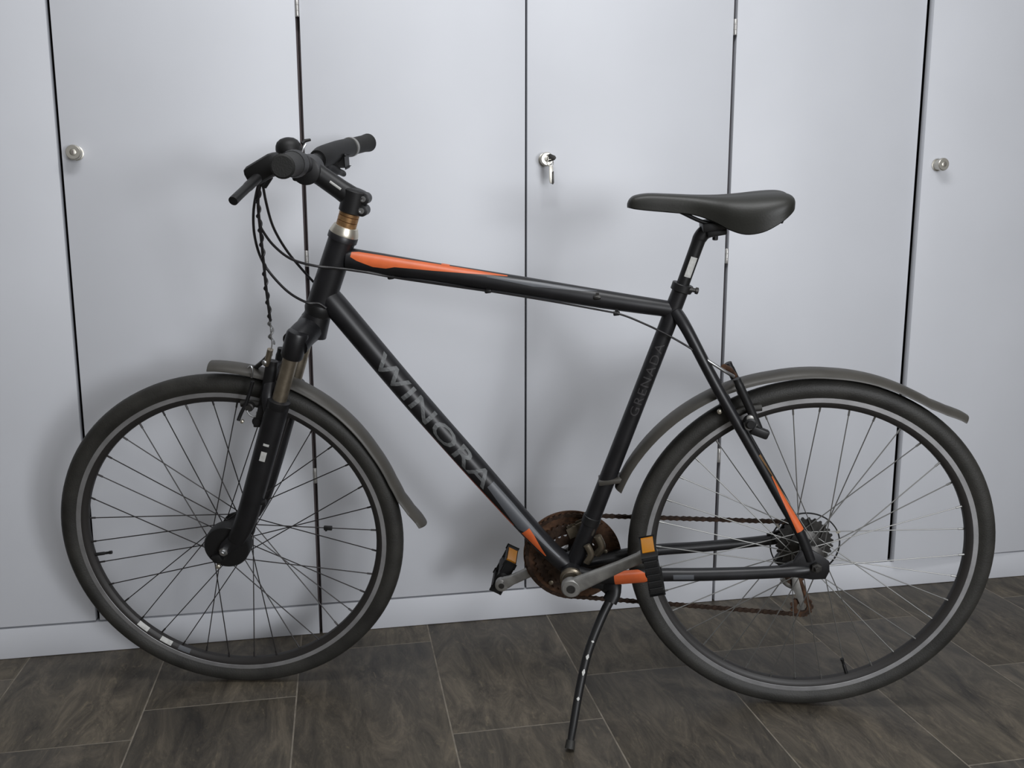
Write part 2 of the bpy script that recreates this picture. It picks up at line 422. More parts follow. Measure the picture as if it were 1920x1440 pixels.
# chain stays (thing's left side first)
cs = Tube([BB+V((-.015, .022, .002)), BB+V((-.07, .040, .004)), Q(1225, 1078, .050), Q(1320, 1077, .056), Q(1420, 1074, .062), Q(1490, 1070, .066), V((.012, .066, -.008))],
          [.0135, .0130, .0130, .0125, .0118, .0120, .0090], (0, 0, 1))
obj('chain_stay', cs.geo(18), 'black', FR)
cp = [V((p.x, -p.y, p.z)) for p in cs.p[::10]]
cf = Tube(cp, [.0135, .0130, .0120, .0110, .0105, .0105, .0085], (0, 0, 1)); obj('chain_stay', cf.geo(18), 'black', FR)
ss = Tube([Q(1266, 584, .008), Q(1290, 622, .024), Q(1340, 718, .040), Q(1405, 833, .050), Q(1460, 930, .058), Q(1500, 1000, .064), V((.010, .066, .012))],
          [.0110, .0105, .0100, .0098, .0096, .0100, .0090], (-.4, 0, .9))
obj('seat_stay', ss.geo(18), 'black', FR)
sp = [V((p.x, -p.y, p.z)) for p in ss.p[::10]]
sf = Tube(sp, [.0110, .0105, .0100, .0098, .0096, .0090, .0085], (-.4, 0, .9)); obj('seat_stay', sf.geo(18), 'black', FR)
for sgn in (1, -1):
    poly = [V((.032, .063*sgn, .030)), V((.014, .063*sgn, .036)), V((-.006, .063*sgn, .024)), V((-.024, .063*sgn, .010)), V((-.026, .063*sgn, -.010)), V((-.020, .063*sgn, -.026)), V((.004, .063*sgn, -.028)), V((.060, .063*sgn, -.022)), V((.066, .063*sgn, -.002)), V((.042, .063*sgn, .008))]
    obj('dropout', prism(poly, (0, .006*sgn, 0), .001), 'black', FR)
obj('seat_stay_bridge', sweep([Q(1368, 768, .044)*1, V((Q(1368, 768, .044).x, -.044, Q(1368, 768, .044).z))], .007, 14), 'black', FR)
# paint flashes, lettering and one painted reflection
def L_at(tube, x, y): return tube.near(Q(x, y))
a = lambda x, y: L_at(top, x, y)
obj('orange_flash', top.band([(a(662, 487), 22, 50), (a(670, 488), 8, 60), (a(700, 493), -10, 62), (a(728, 498), -8, 63), (a(742, 500), 6, 64), (a(812, 510), 18, 70), (a(880, 520), 34, 70), (a(950, 531), 58, 66)]), 'orange', FR, label='orange paint flash along the top tube')
obj('orange_flash', top.band([(a(820, 511), 68, 100), (a(842, 515), 68, 100)], lift=.0005), 'orange', FR)
obj('grey_flash', top.band([(a(905, 525), 30, 34), (a(1000, 540), 18, 52), (a(1090, 555), 40, 62), (a(1110, 558), 60, 64)]), 'grey', FR)
b_ = lambda x, y: L_at(down, x, y)
obj('orange_flash', down.band([(b_(985, 983), -40, 20), (b_(1000, 998), -36, 12), (b_(1030, 1030), -30, -22)]), 'orange', FR, label='orange flash at the foot of the down tube')
obj('red_line', down.band([(b_(800, 775), -52, -49), (b_(880, 865), -54, -47), (b_(978, 975), -56, -40)], lift=.0004), 'orange', FR)
obj('grey_flash', down.band([(b_(915, 903), 0, 44), (b_(950, 943), -18, 46), (b_(984, 982), -38, 42), (b_(1000, 998), 14, 40), (b_(1045, 1043), 26, 34)], lift=.0002), 'grey', FR)
obj('lettering', text_geo('WINORA', down, b_(705, 663), b_(918, 907), .030, 14, bold=.012, space=1.06), 'letter', FR, smooth=False, label='wide grey lettering along the down tube')
c_ = lambda x, y: L_at(seat, x, y)
obj('lettering', text_geo('GRENADA', seat, c_(1184, 782), c_(1236, 650), .017, 4, bold=.0, space=1.15), 'letterd', FR, smooth=False, label='dark lettering up the seat tube')
obj('orange_flash', cs.band([(cs.near(Q(1152, 1080, .045)), -80, 95), (cs.near(Q(1196, 1080, .049)), -80, 95), (cs.near(Q(1216, 1080, .05)), -20, 30)]), 'orange', FR, label='orange flash on the chain stay')
obj('grey_flash', cs.band([(cs.near(Q(1262, 1077, .053)), -18, 26), (cs.near(Q(1300, 1077, .055)), -18, 26)]), 'grey', FR)
obj('orange_flash', ss.band([(ss.near(Q(1440, 895, .055)), 40, 50), (ss.near(Q(1465, 940, .058)), 10, 62), (ss.near(Q(1498, 992, .064)), -25, 75)]), 'orange', FR, label='orange flash at the foot of the seat stay')
obj('painted_tan_reflection', ss.band([(ss.near(Q(1415, 850, .05)), 30, 60), (ss.near(Q(1440, 895, .055)), 50, 72), (ss.near(Q(1470, 950, .059)), 62, 80)]), 'gold', FR)  # tan reflection on the stay's upper side, put into the colour
for x, y, dy in ((733, 519, 5), (915, 545, 5), (1120, 557, 0), (1156, 587, 5)):
    q = Q(x, y, .010 if dy else .018)
    obj('cable_guide', [lathe(q+V((-.006, 0, 0)), (1, 0, -.12), [(.0032, 0), (.0042, .002), (.0042, .010), (.0032, .012)], 12), box(q+V((0, 0, .003)), (.003, 0, 0), (0, .002, 0), (0, 0, .005))], 'dsteel' if not dy else 'satin', FR)

# ------------------------------------------------------------------ seat post and saddle
SPt = Q(1313, 440)
SD = (Q(1313, 440)-Q(1280, 534)).normalized()
post = Tube([Q(1276, 545), Q(1306, 462), Q(1313, 445), Q(1324, 434), Q(1344, 430)], [rpx(SPt, 12.2), rpx(SPt, 12.4), rpx(SPt, 13.5), rpx(SPt, 14), rpx(SPt, 12)], (1, 0, 0), 8)
PO = obj('seat_post', post.geo(22), 'satin', BIKE)
obj('sticker', post.band([(post.near(Q(1284, 523)), -38, 22), (post.near(Q(1299, 482)), -38, 22)]), 'white', PO, label='white sticker on the seat post')
CL = obj('seat_clamp', [lathe(Q(1279, 538), SD, [(.0185, -.008), (.0195, -.007), (.0195, .005), (.0185, .006)], 24)], 'satin', BIKE)
obj('clamp_bolt', [lathe(Q(1286, 541, .010), Q(1305, 545, .010)-Q(1286, 541, .010), [(.0055, 0), (.0055, .012), (.004, .0125), (.004, .017), (.0062, .0175), (.0062, .022), (.004, .023)], 14)], 'dsteel', CL)
SDL = empty('saddle', BIKE, label='black padded sport saddle')
def saddle():
    # stations: pixel on the spine (x, y), half width, flank drop
    st = [(1176, 381, .004, .006), (1180, 373, .013, .013), (1190, 366, .019, .021), (1215, 362, .022, .027), (1255, 363, .024, .029), (1300, 365, .029, .031),
          (1335, 366, .043, .040), (1362, 365.5, .059, .052), (1390, 363.5, .070, .060), (1420, 360.5, .0765, .058), (1447, 358.5, .076, .047), (1466, 359, .070, .034), (1478, 363, .057, .021), (1483, 370, .036, .010)]
    pts = [Q(s_[0], s_[1]) for s_ in st]; n = 4
    pp = smooth_path(pts, n); hd = smooth_path([V((s_[2], s_[3], 0)) for s_ in st], n); hw = [max(.002, q.x) for q in hd]; dr = [max(.003, q.y) for q in hd]
    vs_, fs = [], []; m = 28
    for p, h, d in zip(pp, hw, dr):
        for k in range(m+1):
            t = -1+2*k/m; at_ = abs(t); sg = 1 if t >= 0 else -1
            # over the top to the rim: nearly flat crown then rounded flank
            q = at_*PI*.5
            wv = h*math.sin(min(q*1.25, PI/2))**.85 if at_ else 0
            zz = -d*(1-math.cos(q))**1.35 - .002*math.exp(-(wv/.012)**2)*min(1, h/.05)
            vs_.append(p+V((0, sg*wv, zz)))
    nn = len(pp)
    for i in range(nn-1):
        for k in range(m): fs.append((i*(m+1)+k, i*(m+1)+k+1, (i+1)*(m+1)+k+1, (i+1)*(m+1)+k))
    # underside plate
    o = len(vs_)
    for p, h, d in zip(pp, hw, dr):
        for k in range(7):
            t = -1+k/3; vs_.append(p+V((0, t*h*.985, -d-.0015+.006*(1-t*t)*min(1, d/.03))))
    for i in range(nn-1):
        for k in range(6): fs.append((o+i*7+k, o+(i+1)*7+k, o+(i+1)*7+k+1, o+i*7+k+1))
    return vs_, fs
obj('saddle_cover', saddle(), 'saddle', SDL, ang=70)
for sg in (1, -1):
    obj('saddle_rail', sweep(smooth_path([Q(1262, 390, .012*sg), Q(1282, 400, .016*sg), Q(1318, 416, .021*sg), Q(1360, 424, .022*sg), Q(1410, 424, .026*sg), Q(1440, 412, .034*sg), Q(1452, 396, .040*sg)], 6), .0036, 10), 'satin', SDL)
obj('rail_clamp', [box(Q(1336, 421), (.020, 0, -.003), (0, .029, 0), (.0008, 0, .0075), .003), box(Q(1342, 434), (.017, 0, -.003), (0, .020, 0), (.001, 0, .006), .003),
                   lathe(Q(1341, 446), (0, 0, 1), [(.004, -.004), (.005, -.003), (.005, .004), (.003, .018)], 12)], 'satin', SDL)
obj('rear_mount', box(Q(1452, 409), (.009, 0, .003), (0, .035, 0), (-.001, 0, .003), .002), 'plastic', SDL)

# ------------------------------------------------------------------ wheels
def wl(P): d = P-FC; return V((d.dot(F1), d.dot(F2), d.dot(F3)))
CLIP = wl(QS(615, 990, .012))
def spoke_phase(rf):
    # turn the front wheel until one near spoke runs through the clip
    best = (9, 0)
    for k in range(360):
        h = R(k); p0 = V((math.cos(h)*rf, math.sin(h)*rf)); g = h+R(63); p1 = V((math.cos(g)*.2955, math.sin(g)*.2955)); c = V((CLIP.x, CLIP.z))
        d = p1-p0; t = max(0, min(1, (c-p0).dot(d)/d.dot(d))); best = min(best, ((c-p0-d*t).length, k+63))
    return best[1]
def wheel(C, ax, ay, az, lab, front):
    mt = M.Identity(4)
    for i in range(3): mt[i][0], mt[i][1], mt[i][2], mt[i][3] = ax[i], ay[i], az[i], C[i]
    we = empty('wheel', BIKE, mt, lab)
    rc = RW-RT; prof = []
    for k in range(22):
        q = R(-128)+R(256)*k/21; rr = RT*(1+.025*(1 if abs(q) < R(62) and k % 2 else 0))
        prof.append((rc+rr*math.cos(q), rr*math.sin(q)*.98))
    prof += [(.309, .0085), (.309, -.0085)]
    ty = obj('tyre', lathe((0, 0, 0), (0, 1, 0), prof, 128, closed=True), 'rubber', we, ang=50, label='black treaded tyre')
    vq = R(-8 if front else 250)
    valve = V((math.cos(vq), 0, math.sin(vq)))
    obj('valve', lathe(valve*.2945, -valve, [(.0035, -.004), (.0035, .020), (.0028, .021), (.0028, .030), (.0036, .031), (.0036, .036)], 10), 'satin', we)
    trk = lathe((0, 0, 0), (0, 1, 0), [(.3165, .0100), (.3165, .0118), (.3055, .0118), (.3048, .0110)], 128)
    trk2 = lathe((0, 0, 0), (0, 1, 0), [(.3165, -.0100), (.3165, -.0118), (.3055, -.0118), (.3048, -.0110)], 128)
    trk = (trk[0], trk[1][:-2]); trk2 = (trk2[0], trk2[1][:-2])
    well = lathe((0, 0, 0), (0, 1, 0), [(.3055, .0114), (.3015, .0108), (.2970, .0085), (.2935, .0050), (.2925, 0), (.2935, -.0050), (.2970, -.0085), (.3015, -.0108), (.3055, -.0114), (.307, -.0100), (.307, .0100)], 128, closed=True)
    rim = obj('rim', [(*trk, 0), (*trk2, 0), (*well, 1)], ['rimalu', 'rimblk'], we, ang=30, label='rim with bare metal brake track')
    smat = 'spkdark' if front else 'steel'
    # hub
    if front:
        hub = obj('hub', lathe((0, 0, 0), (0, 1, 0), [(.008, -.047), (.030, -.045), (.034, -.040), (.034, -.036), (.026, -.030), (.026, .014), (.041, .018), (.0455, .022), (.0455, .046), (.043, .050), (.020, .051), (.012, .052), (.012, .056), (.0075, .057), (.0075, .066), (.006, .068)], 40), 'satin', we, label='large black dynamo hub')
        obj('connector', box((.018, .056, -.020), (.009, 0, -.003), (0, .006, 0), (.003, 0, .007), .002), 'plastic', hub)
        obj('axle_nut', lathe((0, .062, 0), (0, 1, 0), [(.009, 0), (.009, .007), (.006, .0075), (.0045, .014), (.0035, .015)], 6), 'alu', hub, smooth=False)
        obj('contact', lathe((.016, .060, -.034), (-.1, 1, 0), [(.0045, 0), (.0045, .007), (.003, .008)], 10), 'silver', hub)
        fl_ = (.031, .041, -.038, .020)
    else:
        hub = obj('hub', lathe((0, 0, 0), (0, 1, 0), [(.007, -.064), (.007, -.040), (.022, -.036), (.029, -.026), (.029, -.022), (.015, -.016), (.013, .010), (.016, .024), (.024, .030), (.024, .034), (.013, .038), (.010, .056), (.007, .058), (.007, .064)], 32), 'dsteel', we, label='dark metal rear hub')
        obj('axle_nut', lathe((0, .069, 0), (0, 1, 0), [(.010, 0), (.010, .008), (.006, .0085), (.005, .014), (.004, .015)], 6), 'dsteel', hub, smooth=False)
        fl_ = (.027, .022, -.024, .032)
    rf_far, rf_near, yf, yn = fl_
    def spoke_geo(yside, rf, ang):
        p0 = V((math.cos(0)*rf, yside, 0)); p1 = V((math.cos(ang)*.2955, yside*.10, math.sin(ang)*.2955))
        d = (p1-p0).normalized()
        g = sweep([p0, p1], .00105 if not front else .0011, 6); nip = sweep([p1-d*.013, p1], .0019, 6)
        return [g, nip]
    pro = [obj('spoke', spoke_geo(yy, rf, s_), smat, we) for yy, rf in ((yn, rf_near), (yf, rf_far)) for s_ in (R(63), -R(63))]
    ph = spoke_phase(rf_near)
    for k in range(9):
        for j, pr in enumerate(pro):
            base = [0, 20, 10, 30][j]
            # rim holes 10 degrees apart; each hub hole is 63 degrees behind or ahead of its rim hole
            rimang = R(base+40*k+(ph if front else 0)); rot = rimang-(R(63) if j % 2 == 0 else -R(63))
            mtx = M.Rotation(-rot, 4, 'Y')
            if k == 0: pr.matrix_local = mtx
            else: dup(pr, we, mtx)
    if front:
        # paper labels on the inner face of the rim and the spoke clip
        for a0, a1, w0, w1, m_ in ((222, 227, .005, .0095, 'white'), (233, 238, .005, .0095, 'white'), (241, 246, .005, .0095, 'grey')):
            vs_, fs = [], []
            for k in range(9):
                q = R(a0+(a1-a0)*k/8); d = V((-math.cos(q), 0, math.sin(q)))
                d = V((math.cos(q), 0, math.sin(q)))
                vs_ += [d*.3013+V((0, .0111, 0)), d*.2965+V((0, .0090, 0)), d*.2930+V((0, .0055, 0))]
            for k in range(8):
                for j in range(2): fs.append((k*3+j, k*3+j+1, (k+1)*3+j+1, (k+1)*3+j))
            # mirrored to the leading half of the wheel
            vs_ = [V((-v.x, v.y, v.z)) for v in vs_]
            obj('rim_label', (vs_, fs), m_, rim)
    return we
wr = wheel(V((0, 0, 0)), V((1, 0, 0)), V((0, 1, 0)), V((0, 0, 1)), 'rear wheel with silver spokes', False)
wf = wheel(FC, F1, F2, F3, 'front wheel with dark spokes and dynamo hub', True)
sc_ = obj('spoke_clip', [box((0, 0, 0), (.0085, 0, .0005), (0, .003, 0), (-.0003, 0, .0045), .0015), box((.004, .001, -.004), (.002, 0, 0), (0, .002, 0), (0, 0, .002))], 'plastic', wf)
sc_.location = CLIP

# ------------------------------------------------------------------ mudguards
def guard(name, stations, mt, halfw, lab, drop=.011, th=.0018):
    """stations: (angle deg, radius) in a wheel's own plane"""
    g = empty(name, BIKE, mt, lab)
    n = 6; st = lerp_list(stations, n); vs_, fs = [], []; m = 10
    for ang_, r_, hw in [(s_[0], s_[1], (s_[2] if len(s_) > 2 else 1)) for s_ in st]:
        d = V((math.cos(R(ang_)), 0, math.sin(R(ang_))))
        for lay in (0, 1):
            for k in range(m+1):
                t = -1+2*k/m
                rr = r_-drop*abs(t)**2.6-lay*th
                vs_.append(d*rr+V((0, t*halfw*hw, 0)))
    N = 2*(m+1)
    for i in range(len(st)-1):
        for k in range(m):
            a_ = i*N+k; b2 = (i+1)*N+k
            fs.append((a_, a_+1, b2+1, b2)); a_ += m+1; b2 += m+1; fs.append((a_, b2, b2+1, a_+1))
        for k in (0, m): a_ = i*N+k; b2 = (i+1)*N+k; fs.append((a_, b2, b2+m+1, a_+m+1))
    for i in (0, len(st)-1):
        for k in range(m): a_ = i*N+k; fs.append((a_, a_+1, a_+m+2, a_+m+1))
    obj('mudguard_blade', (vs_, fs), 'fender', g, ang=50)
    return g
I4 = M.Identity(4)
mf = M.Identity(4)
for i in range(3): mf[i][0], mf[i][1], mf[i][2], mf[i][3] = F1[i], F2[i], F3[i], FC[i]
gr_ = guard('mudguard', [(18.5, .397, .9), (26, .396), (45, .389), (60, .382), (75, .373), (92, .368), (106, .367), (116, .366), (122, .367), (127, .374), (131, .383), (133, .386, .85)], I4, .027, 'grey rear mudguard')
gf_ = guard('mudguard', [(89.5, .374, .8), (92, .374), (104, .371), (116, .371), (132, .368), (148, .363), (160, .363), (166, .367), (171, .379), (174.5, .392), (176.5, .398, .8)], mf, .026, 'grey front mudguard')
# seat tube end bracket of the rear guard, and the bridge bolts
obj('bracket', [box(Q(1146, 898), (.024, 0, -.004), (0, .0175, 0), (.001, 0, .0045), .0015)], 'fender', gr_)
obj('bolt', lathe(Q(1349, 771, .030), (0, 1, 0), [(.0045, 0), (.0045, .004), (.003, .005)], 10), 'silver', gr_)
obj('bolt', lathe(wl(QS(517, 718, .032)), (0, 1, 0), [(.0045, 0), (.0045, .004), (.003, .005)], 10), 'alu', gf_)
obj('stay_wire', sweep(smooth_path([wl(QS(466, 690, .027)), wl(QS(471, 687, .030)), wl(QS(473, 697, .030)), wl(QS(472, 708, .028))], 5), .0022, 8), 'alu', gf_)

# ------------------------------------------------------------------ fork
FK = empty('fork', BIKE, label='black suspension fork')
def leg(t, off, w): return AX-S*t+F1*off+F2*w
obj('steerer', sweep([AX+S*.155, AX-S*.03], .0145, 20), 'dsteel', FK)
obj('lower_headset', lathe(AX, -S, [(.0262, -.006), (.0275, -.003), (.0275, .006), (.0245, .016), (.0235, .020)], 28), 'satin', FK)
# crown: arch from stanchion to stanchion
cr = []
for t_ in [-1, -.75, -.45, 0, .45, .75, 1]:
    dz = .058-.016*(1-abs(t_)**2); cr.append(leg(dz, .004+.014*abs(t_), .061*t_))
obj('crown', [sweep(smooth_path(cr, 5), [(.0245, .0255)]*31, 20), sweep([leg(.012, 0, 0), leg(.055, .002, 0)], [.0245, .029], 22)] +
    [lathe(leg(.034, .018, .061*s_), -S, [(.010, -.002), (.0185, 0), (.0205, .004), (.0205, .048), (.018, .052)], 24) for s_ in (1, -1)], 'black', FK, ang=50)
for s_ in (1, -1):
    obj('stanchion', sweep([leg(.06, .019, .061*s_), leg(.20, .019, .061*s_)], .0140, 22), 'bronze', FK, label='dull bare metal stanchion')
    ll = Tube([leg(.178, .019, .061*s_), leg(.26, .019, .061*s_), leg(.36, .019, .061*s_), leg(.44, .021, .060*s_), leg(.485, .030, .059*s_)], [(.0205, .0215), (.0205, .0220), (.0200, .0215), (.0185, .0205), (.013, .017)], (1, 0, 0), 8)
    obj('lower_leg', [ll.geo(22), lathe(leg(.172, .019, .061*s_), -S, [(.0165, 0), (.0215, .002), (.0215, .016), (.020, .018)], 24)], 'black', FK)
    ap = FC+F2*(.056*s_)
    obj('fork_end', prism([leg(.455, .036, .054*s_), leg(.46, .008, .054*s_), leg(.490, .010, .054*s_), leg(.512, .030, .054*s_), ap-F2*(.002*s_)-F3*.014+F1*.004, ap-F2*(.002*s_)+F1*.013, ap-F2*(.002*s_)+F3*.014+F1*.006], F2*(.009*s_), .002), 'black', FK)
    if s_ == 1:
        for q, h in ((827, 5), (848, 16)):
            x_ = 514 if q == 827 else 508
            lq = ll.near(QS(x_, q, .061))
            obj('sticker', ll.band([(lq-.009 if h == 16 else lq-.002, -22, 6), (lq+.011 if h == 16 else lq+.003, -22, 6)], lift=.0006), 'white', FK)
obj('brace', sweep(smooth_path([leg(.20, .030, .066), leg(.165, .045, .060), leg(.130, .050, .030), leg(.122, .052, 0), leg(.130, .050, -.030), leg(.165, .045, -.060), leg(.20, .030, -.066)], 5), [(.006, .010)]*31, 12), 'black', FK)
obj('knob', lathe(leg(.395, .003, .064), -F1, [(.006, 0), (.006, .012), (.004, .013)], 12), 'satin', FK)

# headset spacers and stem
HS = empty('headset', BIKE, label='worn bronze headset spacers')
sd = (Q(655, 402)-htop).normalized()
obj('bearing_cup', lathe(htop, sd, [(.0265, -.002), (.0268, .002), (.0235, .011), (.0222, .0145), (.021, .015)], 28), 'silver', HS)
sp0 = htop+sd*.0145
for k in range(3):
    obj('spacer', lathe(sp0+sd*(.0098*k), sd, [(.0172, 0), (.0186, .0008), (.0186, .0088), (.0172, .0096)], 26), 'gold', HS)
STM = empty('stem', BIKE, label='black handlebar stem')
s0, s1 = Q(658, 397), Q(668, 355)
obj('steerer_clamp', lathe(s0, s1-s0, [(.020, -.002), (.0225, 0), (.0225, (s1-s0).length*.93), (.019, (s1-s0).length), (.010, (s1-s0).length+.002)], 28), 'satin', STM)
b0, b1 = QS(662, 372, 0), QS(582, 316, 0)
obj('stem_body', sweep([b0, b0.lerp(b1, .3), b0.lerp(b1, .75), b1], [(.0195, .0205), (.0170, .0185), (.0165, .0180), (.019, .019)], 20, lat=Y), 'satin', STM)
obj('label_strip', sweep([b0.lerp(b1, .22)+V((0, .0186, .006)), b0.lerp(b1, .48)+V((0, .0172, .006))], [(.0006, .0022)]*2, 8, lat=Y), 'white', STM)
for (x, y), dz in (((684, 372), 0), ((681, 394), 0)):
    ear = Q(x, y)
    obj('clamp_ear', lathe(ear+V((0, -.014, 0)), (0, 1, 0), [(.0085, 0), (.0105, .001), (.0105, .026), (.0085, .027)], 22), 'satin', STM)
    obj('clamp_bolt', lathe(ear+V((0, .0125, 0)), (0, 1, 0), [(.0052, 0), (.0052, .0035), (.003, .0036), (.003, .002)], 14), 'alu', STM)
bc = QS(577, 310, 0)
obj('bar_clamp', lathe(bc-F2*.024-F3*.007, F2, [(.022, 0), (.0255, .002), (.0255, .046), (.022, .048)], 26), 'satin', STM)
obj('face_plate', box(bc+F1*.015-F3*.005, F1*.011, F2*.021, F3*.021, .005), 'satin', STM)

# ------------------------------------------------------------------ handlebar, grips, levers, bell
HB = empty('handlebar', BIKE, label='flat black handlebar with rubber grips')
barp = [QS(530, 312, .285), QS(551, 307, .165), QS(569, 309, .055), bc, QS(591, 301, -.055), QS(640, 280.5, -.165), QS(690, 267.5, -.285)]
bp = smooth_path(barp, 8)
obj('bar', sweep(bp, [.0125]*len(bp), 18), 'satin', HB)
def along(i0, f0, i1, f1_, n=6):
    a_, b2 = (i0+f0)*8, (i1+f1_)*8; out = []
    for k in range(n+1):
        q = a_+(b2-a_)*k/n; i = min(int(q), len(bp)-2); out.append(bp[i].lerp(bp[i+1], q-i))
    return out
g1 = along(0, 0, 0, .80); g2 = along(5, .30, 6, 0)
obj('grip', [sweep([g1[0]-(g1[1]-g1[0]).normalized()*.004]+g1, [.0155]+[.0185]+[.0172]*4+[.0178, .0195], 22)], 'grip', HB, label='rubber grip nearest the camera')
obj('grip', [sweep(g2+[g2[-1]+(g2[-1]-g2[-2]).normalized()*.004], [.0180]+[.0168]*4+[.0178, .0185]+[.0155], 22)], 'grip', HB)
# twist shifters
t1 = along(0, .82, 1, .28); t2 = along(4, .12, 5, .25)
obj('twist_shifter', sweep(t1, [.0205, .0215, .0215, .0225, .0225, .020, .018], 22), 'plastic', HB)
obj('twist_shifter', sweep(t2, [.0170, .0205, .0205, .0200, .0195, .0185, .018], 22), 'plastic', HB)
rg = along(5, .27, 5, .33, 2)
obj('shifter_ring', sweep(rg, .0192, 24), 'crank', HB, label='grey ring beside the grip')
def lever(side):
    e = empty('brake_lever', BIKE, label='black brake lever')
    if side > 0:
        obj('lever_clamp', sweep(smooth_path([QS(543, 309, .150), QS(520, 313, .150), QS(500, 320, .155), QS(489, 330, .165)], 5), [.013]*5+[.0135]*5+[.0105]*6, 14), 'plastic', e)
        obj('lever_housing', box(QS(496, 317, .165), F1*.026-F3*.014, F2*.024, F3*.015+F1*.007, .009), 'plastic', e)
        obj('lever_blade', sweep(smooth_path([QS(496, 322, .165), QS(483, 333, .185), QS(462, 353, .225), QS(446, 368, .255), QS(437, 377, .27)], 6), [(.0085, .0075)]*12+[(.0078, .0068)]*8+[(.0075, .0072)]*5, 14), 'satin', e)
        obj('cable_port', sweep([QS(494, 332, .150), QS(489, 345, .145)], [.0075, .0055], 12), 'plastic', e)
        obj('cable_port', sweep([QS(503, 330, .140), QS(494, 350, .138)], [.0085, .0055], 12), 'plastic', e)
    else:
        obj('lever_clamp', sweep([QS(618, 287, -.12), QS(622, 300, -.12), QS(628, 310, -.125)], [.012, .012, .010], 14), 'plastic', e)
        obj('lever_housing', box(QS(641, 302, -.15), F2*.020, F1*.010, F3*.011, .004), 'plastic', e)
        obj('lever_blade', sweep(smooth_path([QS(594, 303, -.07), QS(610, 309, -.09), QS(628, 318, -.12), QS(643, 325, -.15)], 5), [(.012, .010)]*6+[(.010, .0085)]*6+[(.008, .006)]*4, 12), 'satin', e)
        obj('lever_pivot', lathe(QS(621, 298, -.115)-F1*.002, (CAM-(HUB+e1*.92+e3*.74)).normalized().to_tuple() and V((-.15, 1, .1)), [(.0065, 0), (.0065, .003), (.004, .004)], 14), 'silver', e)
    return e
lever(1); lever(-1)
BL = empty('bell', BIKE, label='small black domed bell')
bcen = QS(541, 279, .075)
bax = (F3*.97+F2*.12+F1*.05).normalized()
obj('bell_dome', lathe(bcen, bax, [(.0200, -.004), (.0215, -.003), (.0217, .001), (.0205, .007), (.0175, .0125), (.012, .0165), (.005, .0185), (.001, .019)], 28), 'plastic', BL)
obj('bell_base', lathe(bcen, -bax, [(.019, .002), (.019, .008), (.012, .011), (.012, .022)], 24), 'satin', BL)
obj('bell_clamp', lathe(QS(566, 305, .070)-F2*.006, F2, [(.0145, 0), (.016, .001), (.016, .011), (.0145, .012)], 22), 'plastic', BL)
obj('bell_lever', sweep([QS(566, 269, .070), QS(572, 264, .066), QS(582, 262, .060)], [.0028, .003, .0022], 10), 'plastic', BL)
obj('bell_spring', sweep(smooth_path([QS(566, 285, .07), QS(569, 277, .07), QS(573, 270, .068)], 5), .0022, 8), 'alu', BL)

# ------------------------------------------------------------------ cables
def cable(pts, name='cable', r_=.0024, mt='cable', lab=None):
    return obj(name, sweep(smooth_path(pts, 7), r_, 9), mt, BIKE, label=lab)
cable([QS(486, 340, .15), QS(479, 370, .13), QS(475, 402, .11), QS(477, 440, .09), QS(487, 478, .075), QS(505, 510, .07), QS(540, 547, .055), QS(575, 567, .035), Q(598, 569, .029), Q(612, 578, .027)], lab='black cable curving to the head tube foot')
cable([QS(492, 342, .14), QS(499, 380, .11), QS(512, 425, .08), QS(535, 466, .05), QS(562, 500, .02), QS(592, 533, -.02), QS(606, 545, -.035)])
cable([QS(487, 420, .11), QS(492, 432, .105), QS(510, 457, .09), QS(535, 479, .075), QS(560, 491, .06), Q(600, 500, .040), Q(640, 504, .032), Q(690, 511, .024), Q(733, 519, .012), Q(820, 532, .010), Q(915, 545.5, .010)], lab='black cable running under the top tube')
cable([Q(1150, 585, .011), Q(1156, 587, .012), Q(1185, 597, .018), Q(1240, 622, .028), Q(1290, 650, .034), Q(1320, 671, .038)], r_=.0019, lab='rear brake cable leaving the top tube')
cable([Q(915, 545.5, .010), Q(1040, 566, .012), Q(1156, 587, .012)], r_=.0018)
# twisted brake cable: a wire wound round the housing
main = smooth_path([QS(488, 345, .14), QS(484, 372, .13), QS(485, 402, .12), QS(489, 440, .105), QS(494, 490, .09), QS(499, 540, .078), QS(504, 580, .068), QS(507, 602, .062)], 8)
obj('cable', sweep(main, .0026, 9), 'cable', BIKE, label='black cable twisted round the front brake cable')
def helix(path, rad, pitch, rw, n=12):
    dense = []
    for a_, b2 in zip(path, path[1:]):
        for k in range(10): dense.append(a_.lerp(b2, k/10))
    dense.append(path[-1]); s_ = 0; out = []
    for i, p in enumerate(dense):
        if i: s_ += (p-dense[i-1]).length
        t = (dense[min(i+1, len(dense)-1)]-dense[max(i-1, 0)]).normalized()
        a_ = (Y-Y.dot(t)*t).normalized(); b2 = t.cross(a_); q = 2*PI*s_/pitch
        out.append(p+a_*rad*math.cos(q)+b2*rad*math.sin(q))
    return sweep(out, rw, 7)
obj('cable', helix(main, .0034, .028, .0016), 'cable', BIKE)
tail = [QS(507, 602, .062), QS(508, 625, .058), QS(510, 645, .055), QS(507, 664, .052)]
obj('inner_wire', sweep(smooth_path(tail, 6), .0012, 8), 'alu', BIKE)
obj('spring_sleeve', helix(smooth_path(tail[:3], 5), .0040, .026, .0022), 'alu', BIKE, label='silver coil at the cable end')

